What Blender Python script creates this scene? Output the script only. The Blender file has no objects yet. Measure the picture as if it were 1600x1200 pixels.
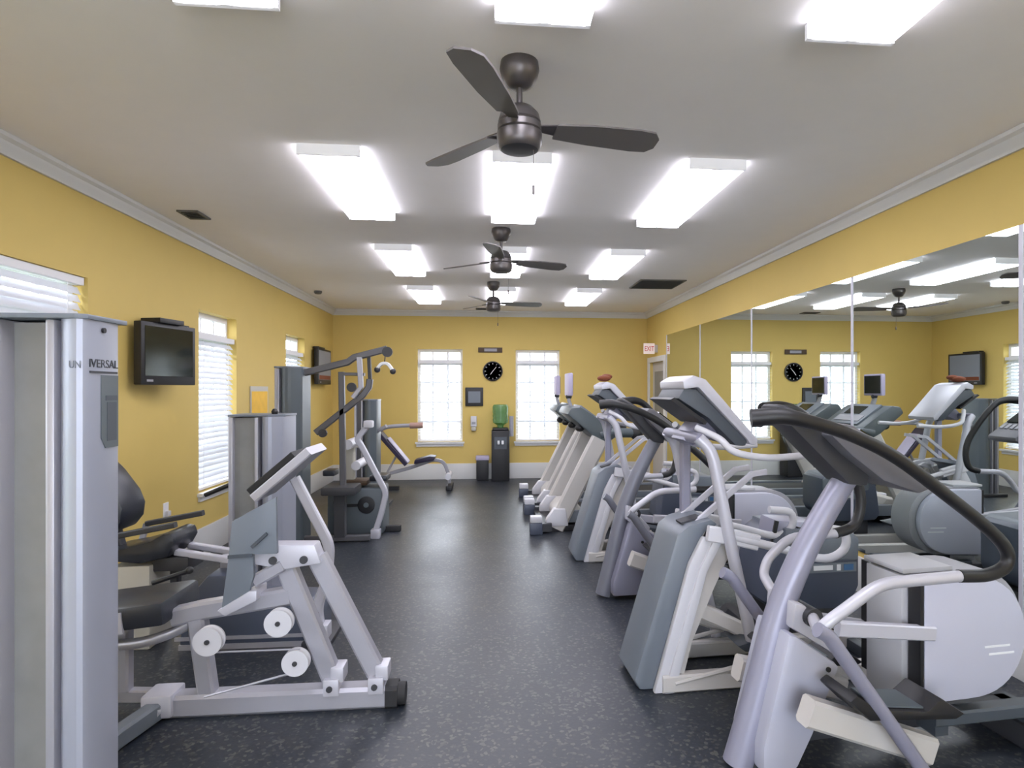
import bpy, bmesh, math, random
from mathutils import Vector, Matrix
S = bpy.context.scene
COL = S.collection
R = math.radians

# ------------------------------------------------------------------ camera, world, exposure
cam_d = bpy.data.cameras.new('camera'); cam = bpy.data.objects.new('camera', cam_d); COL.objects.link(cam)
cam.location = (0, 0, 1.47)
cam.rotation_euler = (R(90), 0, -math.atan(95 / 970))
cam_d.sensor_width = 36; cam_d.sensor_fit = 'HORIZONTAL'
cam_d.lens = 970 * 36 / 1600
cam_d.shift_x = -58 / 1600; cam_d.shift_y = 10 / 1600
cam_d.clip_start = 0.05
S.camera = cam
S.view_settings.view_transform = 'Standard'; S.view_settings.look = 'None'
S.view_settings.gamma = 1; S.view_settings.use_curve_mapping = False
S.view_settings.exposure = 0.45
try:
    S.cycles.max_bounces = 10; S.cycles.glossy_bounces = 6; S.cycles.diffuse_bounces = 5
    S.cycles.sample_clamp_indirect = 6
    S.cycles.use_denoising = True
except Exception:
    pass
W = bpy.data.worlds.new('overcast_sky'); S.world = W; W.use_nodes = True
wb = W.node_tree.nodes['Background']; wb.inputs[0].default_value = (0.88, 0.90, 1.0, 1); wb.inputs[1].default_value = 8.5
LAMP = 10.0          # brightness of the ceiling tubes

# ------------------------------------------------------------------ materials
MATS = {}
def mat(name, col, rough=0.5, metal=0.0, noise=0.0, nscale=30, bump=0.0, spec=0.5, emit=0, emit_col=None, trans=0, coat=0):
    m = bpy.data.materials.new(name); m.use_nodes = True
    nt = m.node_tree; b = nt.nodes['Principled BSDF']
    b.inputs['Base Color'].default_value = (*col, 1)
    b.inputs['Roughness'].default_value = rough; b.inputs['Metallic'].default_value = metal
    b.inputs['Specular IOR Level'].default_value = spec
    if coat: b.inputs['Coat Weight'].default_value = coat; b.inputs['Coat Roughness'].default_value = .15
    if trans: b.inputs['Transmission Weight'].default_value = trans
    if emit:
        b.inputs['Emission Color'].default_value = (*(emit_col or col), 1); b.inputs['Emission Strength'].default_value = emit
    if noise or bump:
        tc = nt.nodes.new('ShaderNodeTexCoord'); n = nt.nodes.new('ShaderNodeTexNoise')
        n.inputs['Scale'].default_value = nscale; n.inputs['Detail'].default_value = 4
        nt.links.new(tc.outputs['Object'], n.inputs['Vector'])
        if noise:
            mx = nt.nodes.new('ShaderNodeMix'); mx.data_type = 'RGBA'
            mx.inputs[6].default_value = (*[c * (1 - noise) for c in col], 1)
            mx.inputs[7].default_value = (*[min(1, c * (1 + noise)) for c in col], 1)
            nt.links.new(n.outputs['Fac'], mx.inputs[0]); nt.links.new(mx.outputs[2], b.inputs['Base Color'])
        if bump:
            bp = nt.nodes.new('ShaderNodeBump'); bp.inputs['Strength'].default_value = bump; bp.inputs['Distance'].default_value = .002
            nt.links.new(n.outputs['Fac'], bp.inputs['Height']); nt.links.new(bp.outputs['Normal'], b.inputs['Normal'])
    MATS[name] = m
    return m

mat('yellow_paint', (0.64, 0.475, 0.145), 0.6, noise=.03, nscale=4, spec=.3)
mat('ceiling_paint', (0.90, 0.875, 0.865), 0.8, noise=.02, nscale=6, spec=.2)
mat('white_trim', (0.66, 0.66, 0.65), 0.45)
mat('white_vinyl', (0.8, 0.8, 0.82), 0.5)
mat('lens', (0.85, 0.9, 0.95), 0.5, emit=LAMP, emit_col=(0.90, 0.885, 1.0))
mat('lens_side', (0.8, 0.8, 0.82), 0.5, emit=LAMP * .5, emit_col=(0.90, 0.885, 1.0))
mat('fixture_white', (0.75, 0.76, 0.77), 0.4, emit=.2, emit_col=(0.9, .89, 1))
mat('pale_concrete', (0.62, 0.60, 0.58), 0.8, noise=.1, nscale=3)
mat('fan_bronze', (0.115, 0.105, 0.105), 0.35, metal=.6)
mat('fan_blade', (0.13, 0.12, 0.118), 0.5)
mat('silver', (0.40, 0.40, 0.45), 0.32, metal=.35, noise=.03, nscale=20)
mat('light_silver', (0.50, 0.50, 0.56), 0.35, metal=.15)
mat('lavender', (0.27, 0.27, 0.35), 0.35, metal=.2)
mat('warm_white', (0.52, 0.50, 0.48), 0.45)
mat('off_white', (0.58, 0.58, 0.62), 0.4)
mat('shroud_white', (0.47, 0.48, 0.58), 0.4)
mat('slate', (0.095, 0.115, 0.13), 0.4)
mat('slate_light', (0.15, 0.172, 0.205), 0.4)
mat('slate_dark', (0.06, 0.072, 0.088), 0.45)
mat('navy_slate', (0.065, 0.078, 0.115), 0.4)
mat('lavender_shell_lit', (0.43, 0.44, 0.53), 0.35, metal=.1)  # plastic cover of the nearest trainer, front light put into its paler colour
mat('pale_grey', (0.42, 0.425, 0.45), 0.45)
mat('plum_grey', (0.17, 0.175, 0.215), 0.4, metal=.15)
mat('console_teal', (0.075, 0.095, 0.105), 0.4)
mat('mid_grey', (0.30, 0.30, 0.33), 0.45)
mat('purple_grey', (0.13, 0.13, 0.15), 0.45)
mat('charcoal', (0.035, 0.036, 0.042), 0.5)
mat('black', (0.012, 0.012, 0.014), 0.45)
mat('rubber', (0.018, 0.018, 0.02), 0.7, noise=.2, nscale=60)
mat('vinyl_black', (0.02, 0.023, 0.032), 0.35, noise=.1, nscale=40, bump=.2)
mat('chrome', (0.75, 0.75, 0.77), 0.18, metal=1)
mat('screen', (0.012, 0.016, 0.014), 0.12)
mat('beige', (0.48, 0.46, 0.40), 0.5)
mat('tower_face', (0.24, 0.24, 0.235), 0.5, metal=.2, noise=.18, nscale=9)
mat('tower_grey', (0.34, 0.36, 0.43), 0.38, metal=.25)
mat('frame_grey', (0.115, 0.115, 0.125), 0.4, metal=.3)
mat('purple_pad', (0.014, 0.009, 0.035), 0.45)
mat('wood_pink', (0.36, 0.22, 0.18), 0.5)
mat('brown', (0.07, 0.04, 0.02), 0.6)
mat('label_white', (0.75, 0.77, 0.8), 0.5)
mat('label_blue', (0.03, 0.12, 0.28), 0.4)
mat('ink', (0.03, 0.035, 0.045), 0.5)
mat('red', (0.6, 0.03, 0.03), 0.4)
mat('exit_white', (0.8, 0.72, 0.7), 0.4, emit=.15, emit_col=(1, .75, .7))
mat('yellow_sheet', (0.85, 0.50, 0.03), 0.6, noise=.15, nscale=12)
mat('rust_cloth', (0.18, 0.045, 0.015), 0.8)
mat('lilac_plastic', (0.42, 0.38, 0.52), 0.5)
mat('blue_plastic', (0.02, 0.02, 0.12), 0.5)
mat('blind_slat', (0.80, 0.81, 0.85), 0.45)
mat('grass', (0.07, 0.13, 0.04), 0.9, noise=.3, nscale=3)
mat('vent_grey', (0.11, 0.11, 0.10), 0.6)
mat('tv_picture', (0.1, 0.1, 0.12), 0.3, emit=.14, emit_col=(0.30, 0.36, 0.45), noise=0)

def rubber_floor():
    m = bpy.data.materials.new('speckled_rubber_floor'); m.use_nodes = True; nt = m.node_tree; b = nt.nodes['Principled BSDF']
    tc = nt.nodes.new('ShaderNodeTexCoord')
    v = nt.nodes.new('ShaderNodeTexVoronoi'); v.inputs['Scale'].default_value = 72
    n = nt.nodes.new('ShaderNodeTexNoise'); n.inputs['Scale'].default_value = 60; n.inputs['Detail'].default_value = 6
    big = nt.nodes.new('ShaderNodeTexNoise'); big.inputs['Scale'].default_value = 1.3; big.inputs['Detail'].default_value = 3
    for q in (v, n, big): nt.links.new(tc.outputs['Object'], q.inputs['Vector'])
    cr = nt.nodes.new('ShaderNodeValToRGB')
    cr.color_ramp.elements[0].position = .0; cr.color_ramp.elements[0].color = (0.10, 0.10, 0.095, 1)
    cr.color_ramp.elements[1].position = .24; cr.color_ramp.elements[1].color = (0.019, 0.025, 0.037, 1)
    sep = nt.nodes.new('ShaderNodeSeparateColor')
    nt.links.new(v.outputs['Color'], sep.inputs[0]); nt.links.new(sep.outputs[0], cr.inputs[0])
    mx = nt.nodes.new('ShaderNodeMix'); mx.data_type = 'RGBA'; mx.blend_type = 'MULTIPLY'; mx.inputs[0].default_value = .45
    nt.links.new(cr.outputs[0], mx.inputs[6]); nt.links.new(n.outputs['Fac'], mx.inputs[7])
    nt.links.new(mx.outputs[2], b.inputs['Base Color'])
    mr = nt.nodes.new('ShaderNodeMapRange'); mr.inputs[3].default_value = .30; mr.inputs[4].default_value = .48
    nt.links.new(big.outputs['Fac'], mr.inputs[0]); nt.links.new(mr.outputs[0], b.inputs['Roughness'])
    b.inputs['Specular IOR Level'].default_value = .55
    bp = nt.nodes.new('ShaderNodeBump'); bp.inputs['Strength'].default_value = .25; bp.inputs['Distance'].default_value = .002
    nt.links.new(n.outputs['Fac'], bp.inputs['Height']); nt.links.new(bp.outputs['Normal'], b.inputs['Normal'])
    MATS['floor'] = m
rubber_floor()

def special():
    m = mat('mirror', (0.80, 0.86, 0.83), 0.0, metal=1)
    m = bpy.data.materials.new('window_glass'); m.use_nodes = True; nt = m.node_tree
    for n in list(nt.nodes): nt.nodes.remove(n)
    o = nt.nodes.new('ShaderNodeOutputMaterial'); t = nt.nodes.new('ShaderNodeBsdfTransparent'); g = nt.nodes.new('ShaderNodeBsdfGlossy')
    g.inputs['Roughness'].default_value = .02; t.inputs[0].default_value = (.95, .97, .97, 1)
    f = nt.nodes.new('ShaderNodeMixShader'); f.inputs[0].default_value = .06
    nt.links.new(t.outputs[0], f.inputs[1]); nt.links.new(g.outputs[0], f.inputs[2]); nt.links.new(f.outputs[0], o.inputs[0])
    MATS['glass'] = m
    m = bpy.data.materials.new('water_bottle_plastic'); m.use_nodes = True; nt = m.node_tree
    for n in list(nt.nodes): nt.nodes.remove(n)
    o = nt.nodes.new('ShaderNodeOutputMaterial'); t = nt.nodes.new('ShaderNodeBsdfTransparent'); g = nt.nodes.new('ShaderNodeBsdfPrincipled')
    g.inputs['Base Color'].default_value = (.25, .42, .22, 1); g.inputs['Roughness'].default_value = .1; t.inputs[0].default_value = (.5, .75, .5, 1)
    f = nt.nodes.new('ShaderNodeMixShader'); f.inputs[0].default_value = .42
    nt.links.new(t.outputs[0], f.inputs[1]); nt.links.new(g.outputs[0], f.inputs[2]); nt.links.new(f.outputs[0], o.inputs[0])
    MATS['bottle'] = m
    # slats let some daylight through
    m = MATS['blind_slat']; nt = m.node_tree; o = nt.nodes['Material Output']; b = nt.nodes['Principled BSDF']
    tr = nt.nodes.new('ShaderNodeBsdfTranslucent'); tr.inputs[0].default_value = (.85, .87, .92, 1)
    f = nt.nodes.new('ShaderNodeMixShader'); f.inputs[0].default_value = .2
    nt.links.new(b.outputs[0], f.inputs[1]); nt.links.new(tr.outputs[0], f.inputs[2]); nt.links.new(f.outputs[0], o.inputs[0])
special()

# ------------------------------------------------------------------ mesh helpers
def fil(pts, r, n=5):
    """round the corners of a polyline"""
    P = [Vector(p) for p in pts]; out = [P[0]]
    for i in range(1, len(P) - 1):
        a, b, c = P[i - 1], P[i], P[i + 1]
        rr = min(r, (a - b).length * .48, (c - b).length * .48)
        p0 = b + (a - b).normalized() * rr; p2 = b + (c - b).normalized() * rr
        for k in range(n + 1):
            t = k / n; out.append((1 - t) ** 2 * p0 + 2 * t * (1 - t) * b + t * t * p2)
    out.append(P[-1]); return out
def cat(pts, n=5):
    """smooth curve through the points"""
    P = [Vector(p) for p in pts]; P = [2 * P[0] - P[1]] + P + [2 * P[-1] - P[-2]]; out = []
    for i in range(1, len(P) - 2):
        a, b, c, d = P[i - 1:i + 3]
        for k in range(n):
            t = k / n
            out.append(.5 * (2 * b + (c - a) * t + (2 * a - 5 * b + 4 * c - d) * t * t + (3 * b - a - 3 * c + d) * t ** 3))
    out.append(P[-2]); return out

class MB:
    def __init__(s): s.bm = bmesh.new()
    def box(s, x0, x1, y0, y1, z0, z1, M=None, bev=0):
        b = bmesh.new(); bmesh.ops.create_cube(b, size=1)
        for v in b.verts:
            v.co = Vector(((x0 + x1) / 2 + v.co.x * abs(x1 - x0), (y0 + y1) / 2 + v.co.y * abs(y1 - y0), (z0 + z1) / 2 + v.co.z * abs(z1 - z0)))
        return s._add(b, M, bev)
    def _add(s, b, M=None, bev=0):
        if bev: bmesh.ops.bevel(b, geom=list(b.edges), offset=bev, segments=2, affect='EDGES', profile=.6)
        if M is not None: bmesh.ops.transform(b, matrix=M, verts=b.verts)
        bmesh.ops.recalc_face_normals(b, faces=b.faces)
        me = bpy.data.meshes.new('tmp'); b.to_mesh(me); b.free(); s.bm.from_mesh(me); bpy.data.meshes.remove(me)
        return s
    def prism(s, pts, a, b_, axis='y', bev=0, M=None):
        """extrude a 2D outline: axis y takes (x,z), axis z takes (x,y), axis x takes (y,z)"""
        b = bmesh.new()
        f = {'y': lambda p, q: (p[0], q, p[1]), 'z': lambda p, q: (p[0], p[1], q), 'x': lambda p, q: (q, p[0], p[1])}[axis]
        lo = [b.verts.new(f(p, a)) for p in pts]; hi = [b.verts.new(f(p, b_)) for p in pts]; n = len(pts)
        b.faces.new(lo); b.faces.new(hi)
        for i in range(n): b.faces.new((lo[i], lo[(i + 1) % n], hi[(i + 1) % n], hi[i]))
        bmesh.ops.recalc_face_normals(b, faces=b.faces)
        if bev:
            bmesh.ops.bevel(b, geom=[e for e in b.edges if e.is_manifold and e.calc_face_angle(0) > .45], offset=bev, segments=2, affect='EDGES', profile=.6, clamp_overlap=True)
        return s._add(b, M)
    def sweep(s, pts, sec, up=(0, 1, 0), scale=None, closed=False):
        P = [Vector(p) for p in pts]; n = len(P); m = len(sec); b = s.bm; rings = []
        nrm = None
        for i in range(n):
            if closed: t = (P[(i + 1) % n] - P[i - 1]).normalized()
            else: t = (P[min(i + 1, n - 1)] - P[max(i - 1, 0)]).normalized()
            if nrm is None:
                nrm = Vector(up) - t * t.dot(Vector(up))
                if nrm.length < 1e-3: nrm = t.orthogonal()
            else: nrm = nrm - t * t.dot(nrm)
            nrm.normalize(); bi = t.cross(nrm); k = scale[i] if scale else 1
            rings.append([b.verts.new(P[i] + nrm * u * k + bi * w * k) for u, w in sec])
        for i in range(n if closed else n - 1):
            r0, r1 = rings[i], rings[(i + 1) % n]
            for j in range(m): b.faces.new((r0[j], r1[j], r1[(j + 1) % m], r0[(j + 1) % m]))
        if not closed: b.faces.new(rings[0]); b.faces.new(list(reversed(rings[-1])))
        return s
    def tube(s, pts, r, seg=12, scale=None, closed=False, ry=None):
        ry = ry or r
        return s.sweep(pts, [(r * math.cos(2 * math.pi * k / seg), ry * math.sin(2 * math.pi * k / seg)) for k in range(seg)], scale=scale, closed=closed)
    def bar(s, pts, w, h, up=(0, 1, 0), c=.15):
        """rectangular section with clipped corners: w along `up`, h across"""
        a, d = w / 2, h / 2; e = c * min(a, d) * 2
        return s.sweep(pts, [(a, d - e), (a - e, d), (-a + e, d), (-a, d - e), (-a, -d + e), (-a + e, -d), (a - e, -d), (a, -d + e)], up=up)
    def cyl(s, p0, p1, r, seg=20): return s.tube([p0, p1], r, seg)
    def lathe(s, prof, c=(0, 0, 0), seg=28, M=None):
        b = bmesh.new(); rings = []
        for r, z in prof:
            rings.append([b.verts.new((c[0] + r * math.cos(2 * math.pi * k / seg), c[1] + r * math.sin(2 * math.pi * k / seg), c[2] + z)) for k in range(seg)])
        for i in range(len(rings) - 1):
            for j in range(seg): b.faces.new((rings[i][j], rings[i][(j + 1) % seg], rings[i + 1][(j + 1) % seg], rings[i + 1][j]))
        b.faces.new(rings[0]); b.faces.new(rings[-1])
        return s._add(b, M)
    def ellip(s, c, rx, ry, rz, M=None):
        b = bmesh.new(); bmesh.ops.create_uvsphere(b, u_segments=20, v_segments=12, radius=1)
        for v in b.verts: v.co = Vector((c[0] + v.co.x * rx, c[1] + v.co.y * ry, c[2] + v.co.z * rz))
        return s._add(b, M)

def obj(name, mb, m, parent=None, label=None, angle=35):
    me = bpy.data.meshes.new(name); bmesh.ops.recalc_face_normals(mb.bm, faces=mb.bm.faces); mb.bm.to_mesh(me); mb.bm.free()
    me.materials.append(MATS[m])
    me.polygons.foreach_set('use_smooth', [True] * len(me.polygons)); me.set_sharp_from_angle(angle=R(angle))
    o = bpy.data.objects.new(name, me); COL.objects.link(o)
    if parent: o.parent = parent
    if label: o['label'] = label
    return o
def thing(name, label, cat_, loc=(0, 0, 0), rz=0, group=None):
    o = bpy.data.objects.new(name, None); COL.objects.link(o); o.location = loc; o.rotation_euler = (0, 0, R(rz)); o.empty_display_size = .1
    return tag(o, label, cat_, group)
def tag(o, label, cat_, group=None):
    o['label'] = label; o['category'] = cat_
    if group: o['group'] = group
    return o
def struct(name, mb, m, parent=None):
    o = obj(name, mb, m, parent)
    if not parent: o['kind'] = 'structure'
    return o
def dup(root, loc, rz, label, group=None):
    r = root.copy(); COL.objects.link(r); r.location = loc; r.rotation_euler = (0, 0, R(rz)); r['label'] = label
    if group: r['group'] = group
    for ch in list(root.children):
        c = ch.copy(); COL.objects.link(c); c.parent = r
        for g in list(ch.children):
            d = g.copy(); COL.objects.link(d); d.parent = c
    return r
def text(name, body, size, M, m, parent, ext=.001, width=None):
    cu = bpy.data.curves.new(name, 'FONT'); cu.body = body; cu.size = size; cu.extrude = ext; cu.align_x = 'CENTER'; cu.align_y = 'CENTER'
    t = bpy.data.objects.new(name, cu); COL.objects.link(t)
    dg = bpy.context.evaluated_depsgraph_get(); me = bpy.data.meshes.new_from_object(t.evaluated_get(dg))
    bpy.data.objects.remove(t); bpy.data.curves.remove(cu)
    if width:
        xs = [v.co.x for v in me.vertices]; k = width / (max(xs) - min(xs))
        for v in me.vertices: v.co.x *= k
    me.transform(M); me.materials.clear(); me.materials.append(MATS[m])
    o = bpy.data.objects.new(name, me); COL.objects.link(o); o.parent = parent; return o

# ------------------------------------------------------------------ room shell
XL, XR, YB, YF, H = -2.52, 2.70, 10.39, -3.2, 2.79
T = .15
struct('floor', MB().box(XL - T, XR + T, YF - T, YB + T, -.08, 0), 'floor')
struct('ceiling', MB().box(XL - T, XR + T, YF - T, YB + T, H, H + .1), 'ceiling_paint')
def wall_with_holes(mb, fixed0, fixed1, a0, a1, holes, axis):
    """holes: (a0,a1,z0,z1) sorted along the wall"""
    def put(p, q, z0, z1):
        if q - p < 1e-4 or z1 - z0 < 1e-4: return
        if axis == 'y': mb.box(fixed0, fixed1, p, q, z0, z1)
        else: mb.box(p, q, fixed0, fixed1, z0, z1)
    cur = a0
    for h0, h1, z0, z1 in holes:
        put(cur, h0, 0, H); put(h0, h1, 0, z0); put(h0, h1, z1, H); cur = h1
    put(cur, a1, 0, H)
    return mb
LW = [(-1.6, -.76, .57, 2.18), (0.9, 1.74, .57, 2.18), (3.33, 4.19, .57, 2.18), (5.70, 6.52, .57, 2.18), (8.05, 8.84, .57, 2.18)]
BW = [(-1.165, -.425, .62, 2.155), (.455, 1.20, .62, 2.15)]
struct('wall_left', wall_with_holes(MB(), XL - T, XL, YF - T, YB + T, LW, 'y'), 'yellow_paint')
struct('wall_back', wall_with_holes(MB(), YB, YB + T, XL, XR, BW, 'x'), 'yellow_paint')
DR = (9.33, 10.20, 0, 1.93)
struct('wall_right', wall_with_holes(MB(), XR, XR + T, YF - T, YB + T, [DR], 'y'), 'yellow_paint')
GL = (-1.9, 2.1, 0.0, 2.45)     # unseen glazed opening behind the camera, added to let in fill light
struct('wall_front', wall_with_holes(MB(), YF - T, YF, XL, XR, [GL], 'x'), 'yellow_paint')
fr_ = MB()
for x in (-1.87, -.9, .1, 1.1, 2.07): fr_.box(x - .03, x + .03, YF - .10, YF - .04, 0, 2.45)
fr_.box(-1.84, 2.04, YF - .10, YF - .04, 2.39, 2.45).box(-1.84, 2.04, YF - .10, YF - .04, 0, .10)
en = struct('fill_light_glazing', fr_, 'white_trim')  # frame of the added glazing, out of view, there for fill light
obj('glass_pane', MB().box(-1.84, 2.04, YF - .075, YF - .065, .10, 2.39), 'glass', en)
def crown(name, p, q, inward, along):
    # stepped cove profile: (distance from wall, drop from ceiling)
    prof = [(0, -.095), (.018, -.095), (.022, -.078), (.045, -.055), (.052, -.035), (.075, -.022), (.08, -.002), (0, -.002)]
    mb = MB()
    if along == 'y': mb.prism([(p[0] + inward * d, H + z) for d, z in prof], p[1], q, 'y')
    else: mb.prism([(p[1] + inward * d, H + z) for d, z in prof], p[0], q, 'x')
    return mb
struct('trim_1', crown('c', (XL, YF), YB, 1, 'y'), 'white_trim')
struct('trim_2', crown('c', (XR, YF), YB, -1, 'y'), 'white_trim')
struct('trim_3', crown('c', (XL, YB), XR, -1, 'x'), 'white_trim')
def base(mb, *a): mb.box(*a, bev=.006); return mb
struct('baseboard_left', base(MB(), XL, XL + .02, YF, YB, 0, .26), 'white_trim')
struct('baseboard_back', base(MB(), XL, XR, YB - .02, YB, 0, .26), 'white_trim')
struct('baseboard_right', base(MB(), XR - .02, XR, YF, DR[0] - .09, 0, .26), 'white_trim')
struct('car_park', MB().box(-40, 40, 15, 60, -.5, -.34), 'pale_concrete')
struct('lawn', MB().box(-40, 40, YB + T + .05, 15, -.5, -.35).box(-40, XL - T - .05, -20, YB + T + .05, -.5, -.35), 'grass')
struct('light_bounce_slab', MB().box(-12, 12, -18, YF - T - .05, -.3, -.06), 'pale_concrete')  # unseen pale slab added to bounce daylight up onto the ceiling

# windows: sash frames, muntins, glass and a white sill; a blind hangs in front of each
def window(i, kind, a0, a1, z0, z1):
    def bx(mb, p, q, d0, d1, lo, hi):   # d is depth outward from the room face
        if kind == 'left': mb.box(XL - d1, XL - d0, p, q, lo, hi)
        else: mb.box(p, q, YB + d0, YB + d1, lo, hi)
        return mb
    f = MB()
    for p, q, lo, hi in ((a0, a0 + .045, z0, z1), (a1 - .045, a1, z0, z1), (a0 + .045, a1 - .045, z0, z0 + .05), (a0 + .045, a1 - .045, z1 - .05, z1)):
        bx(f, p, q, .09, .145, lo, hi)
    zt = z1 - .22
    bx(f, a0 + .045, a1 - .045, .085, .14, zt - .045, zt + .045)
    w = struct('window_%d' % i, f, 'white_vinyl')
    m = MB()
    for k in (1, 2):
        x = a0 + (a1 - a0) * k / 3; bx(m, x - .016, x + .016, .105, .125, z0 + .05, z1 - .05)
    for k in (1, 2, 3):
        z = z0 + (zt - z0) * k / 4; bx(m, a0 + .045, a1 - .045, .107, .123, z - .016, z + .016)
    obj('muntins', m, 'white_vinyl', w)
    obj('glass_pane', bx(MB(), a0 + .045, a1 - .045, .113, .117, z0 + .05, z1 - .05), 'glass', w)
    s = MB()
    bx(s, a0 - .03, a1 + .03, -.045, .09, z0 - .03, z0 - .001); bx(s, a0 - .015, a1 + .015, -.018, -.001, z0 - .075, z0 - .03)
    obj('sill', s, 'white_trim', w)
    return w
def blind(kind, a0, a1, z0, z1, label, tilt, pitch=.05, top=None, stack=0):
    def P(a, d, z): return (XL - d, a, z) if kind == 'left' else (a, YB + d, z)
    z1 = top or z1; mid = (a0 + a1) / 2
    t = thing('window_blind', label, 'blind', P(mid, .045, z1), 0, 'white window blinds')
    base_ = Vector(t.location)
    def bx(mb, p, q, d0, d1, lo, hi):
        A = Vector(P(p, d0, lo)) - base_; B = Vector(P(q, d1, hi)) - base_
        mb.box(min(A.x, B.x), max(A.x, B.x), min(A.y, B.y), max(A.y, B.y), A.z, B.z); return mb
    g = .012
    obj('headrail', bx(MB(), a0 + g, a1 - g, .015, .07, z1 - .05, z1 - .002), 'white_vinyl', t)
    sl = MB(); z = z1 - .085; w = .024
    while z > z0 + .06:
        c, s_ = math.cos(R(tilt)) * w, math.sin(R(tilt)) * w
        th = .0016
        A = [(.045 - c, z - s_), (.045 + c, z + s_)]
        pts = [(A[0][0], A[0][1] - th), (A[1][0], A[1][1] - th), (A[1][0], A[1][1] + th), (A[0][0], A[0][1] + th)]
        q = [Vector(P(a0 + g, d, zz)) - base_ for d, zz in pts]; q2 = [Vector(P(a1 - g, d, zz)) - base_ for d, zz in pts]
        v = [sl.bm.verts.new(p) for p in q]; v2 = [sl.bm.verts.new(p) for p in q2]
        sl.bm.faces.new(v); sl.bm.faces.new(v2)
        for k in range(4): sl.bm.faces.new((v[k], v[(k + 1) % 4], v2[(k + 1) % 4], v2[k]))
        z -= pitch
    obj('slats', sl, 'blind_slat', t)
    obj('bottom_rail', bx(MB(), a0 + g, a1 - g, .025, .065, z0 + .012, z0 + .035), 'white_vinyl', t)
    c = MB()
    for f in (.18, .82):
        a = a0 + (a1 - a0) * f; bx(c, a - .002, a + .002, .02, .0225, z0 + .035, z1 - .05)
    obj('ladder_cord', c, 'white_vinyl', t)
    return t
for i, (k, h) in enumerate([('left', h) for h in LW] + [('back', h) for h in BW]): window(i + 1, k, *h)
blind('left', *LW[2], 'white slatted blind in the left wall window above the big grey tower', 66)
blind('left', *LW[3], 'white slatted blind in the left wall window right of the swivelled television', 55, top=1.98)
blind('left', *LW[4], 'white slatted blind in the farthest left wall window, above the tall grey tower', 50, top=1.98)
blind('back', *BW[0], 'white slatted blind in the back wall window above the incline bench', 4, top=1.965)
blind('back', *BW[1], 'white slatted blind in the back wall window beside the water cooler', 4, top=1.965)

# door in the right wall past the mirrors
d = MB()
d.box(XR + .05, XR + .09, DR[0], DR[1], 0.01, DR[3])
dr = struct('door_1', d, 'warm_white')
f = MB()
f.box(XR - .025, XR - .001, DR[0] - .085, DR[0], 0, DR[3] + .085).box(XR - .025, XR - .001, DR[1], DR[1] + .085, 0, DR[3] + .085).box(XR - .025, XR - .001, DR[0], DR[1], DR[3], DR[3] + .085)
obj('casing', f, 'white_trim', dr)
obj('glass_pane', MB().box(XR + .042, XR + .05, DR[0] + .14, DR[1] - .14, .95, DR[3] - .15), 'tower_face', dr)
h = MB().cyl((XR + .05, DR[0] + .07, 1.0), (XR - .01, DR[0] + .07, 1.0), .012); h.cyl((XR - .01, DR[0] + .07, 1.0), (XR - .01, DR[0] + .17, 1.0), .01)
obj('door_handle', h, 'chrome', dr)
ex = thing('exit_sign', 'small pale exit sign with red letters above the far right door', 'sign', (XR, 9.75, 2.14))
obj('bracket', MB().box(-.045, 0, -.03, .03, -.06, .06), 'warm_white', ex)
obj('sign_face', MB().box(-.225, -.045, -.012, .012, -.085, .085, bev=.004), 'exit_white', ex)
text('lettering', 'EXIT', .11, Matrix.Translation((-.135, -.0135, -.005)) @ Matrix.Rotation(R(90), 4, 'X'), 'red', ex, width=.15)

# mirrors along the right wall
seams = [1.42, 2.90, 4.37, 6.14, 7.70, 9.19]
mlab = ['wall mirror panel nearest the camera at the right edge', 'second wall mirror panel from the right edge of the picture', 'wall mirror panel between the wide pale seam and the thin middle seam',
        'wall mirror panel second from the far door', 'narrow looking wall mirror panel next to the far door']
for i in range(5):
    a, b = seams[i], seams[i + 1]
    t = thing('wall_mirror', mlab[i], 'mirror', (XR, (a + b) / 2, .30), 0, 'tall mirror panels on the right wall')
    w = (b - a) / 2
    obj('mirror_glass', MB().box(-.010, -.002, -w + .003, w - .003, 0, 2.31 - .30), 'mirror', t)
    obj('edge_trim', MB().box(-.014, -.002, w - .012, w + .012, 0, 2.31 - .30), 'light_silver', t)

# ------------------------------------------------------------------ ceiling: lights, fans, vents
def make_light():
    t = thing('ceiling_light', '', 'light')
    w, L = .165, .625
    obj('housing', MB().box(-w, w, -L - .02, -L, -.058, 0).box(-w, w, L, L + .02, -.058, 0).box(-w + .02, w - .02, -L, L, -.012, 0), 'fixture_white', t)
    prof = [(-w + .004, -.048), (-w + .018, -.06), (-.03, -.06), (0, -.054), (.03, -.06), (w - .018, -.06), (w - .004, -.048)]
    obj('diffuser', MB().prism(prof, -L, L, 'y'), 'lens', t, label='glowing ribbed diffuser')
    obj('side_lens', MB().box(-w, -w + .012, -L, L, -.050, -.010).box(w - .012, w, -L, L, -.050, -.010), 'lens_side', t)
    return t
lx = [-.855, .187, 1.305]; ly = [1.50, 4.07, 6.35, 8.57]
rown = ['cut by the top edge of the picture', 'just beyond the nearest ceiling fan', 'in the third row, at the middle ceiling fan', 'in the farthest row, near the back wall']
coln = ['left', 'middle', 'right']
l0 = make_light(); first = True
for j, y in enumerate(ly):
    for i, x in enumerate(lx):
        lab = '%s fluorescent ceiling light of the row %s' % (coln[i], rown[j]) if j == 0 else '%s fluorescent ceiling light %s' % (coln[i], rown[j])
        if first: l0.location = (x, y, H); l0['label'] = lab; l0['group'] = 'fluorescent ceiling lights'; first = False
        else: dup(l0, (x, y, H), 0, lab, 'fluorescent ceiling lights')

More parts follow.
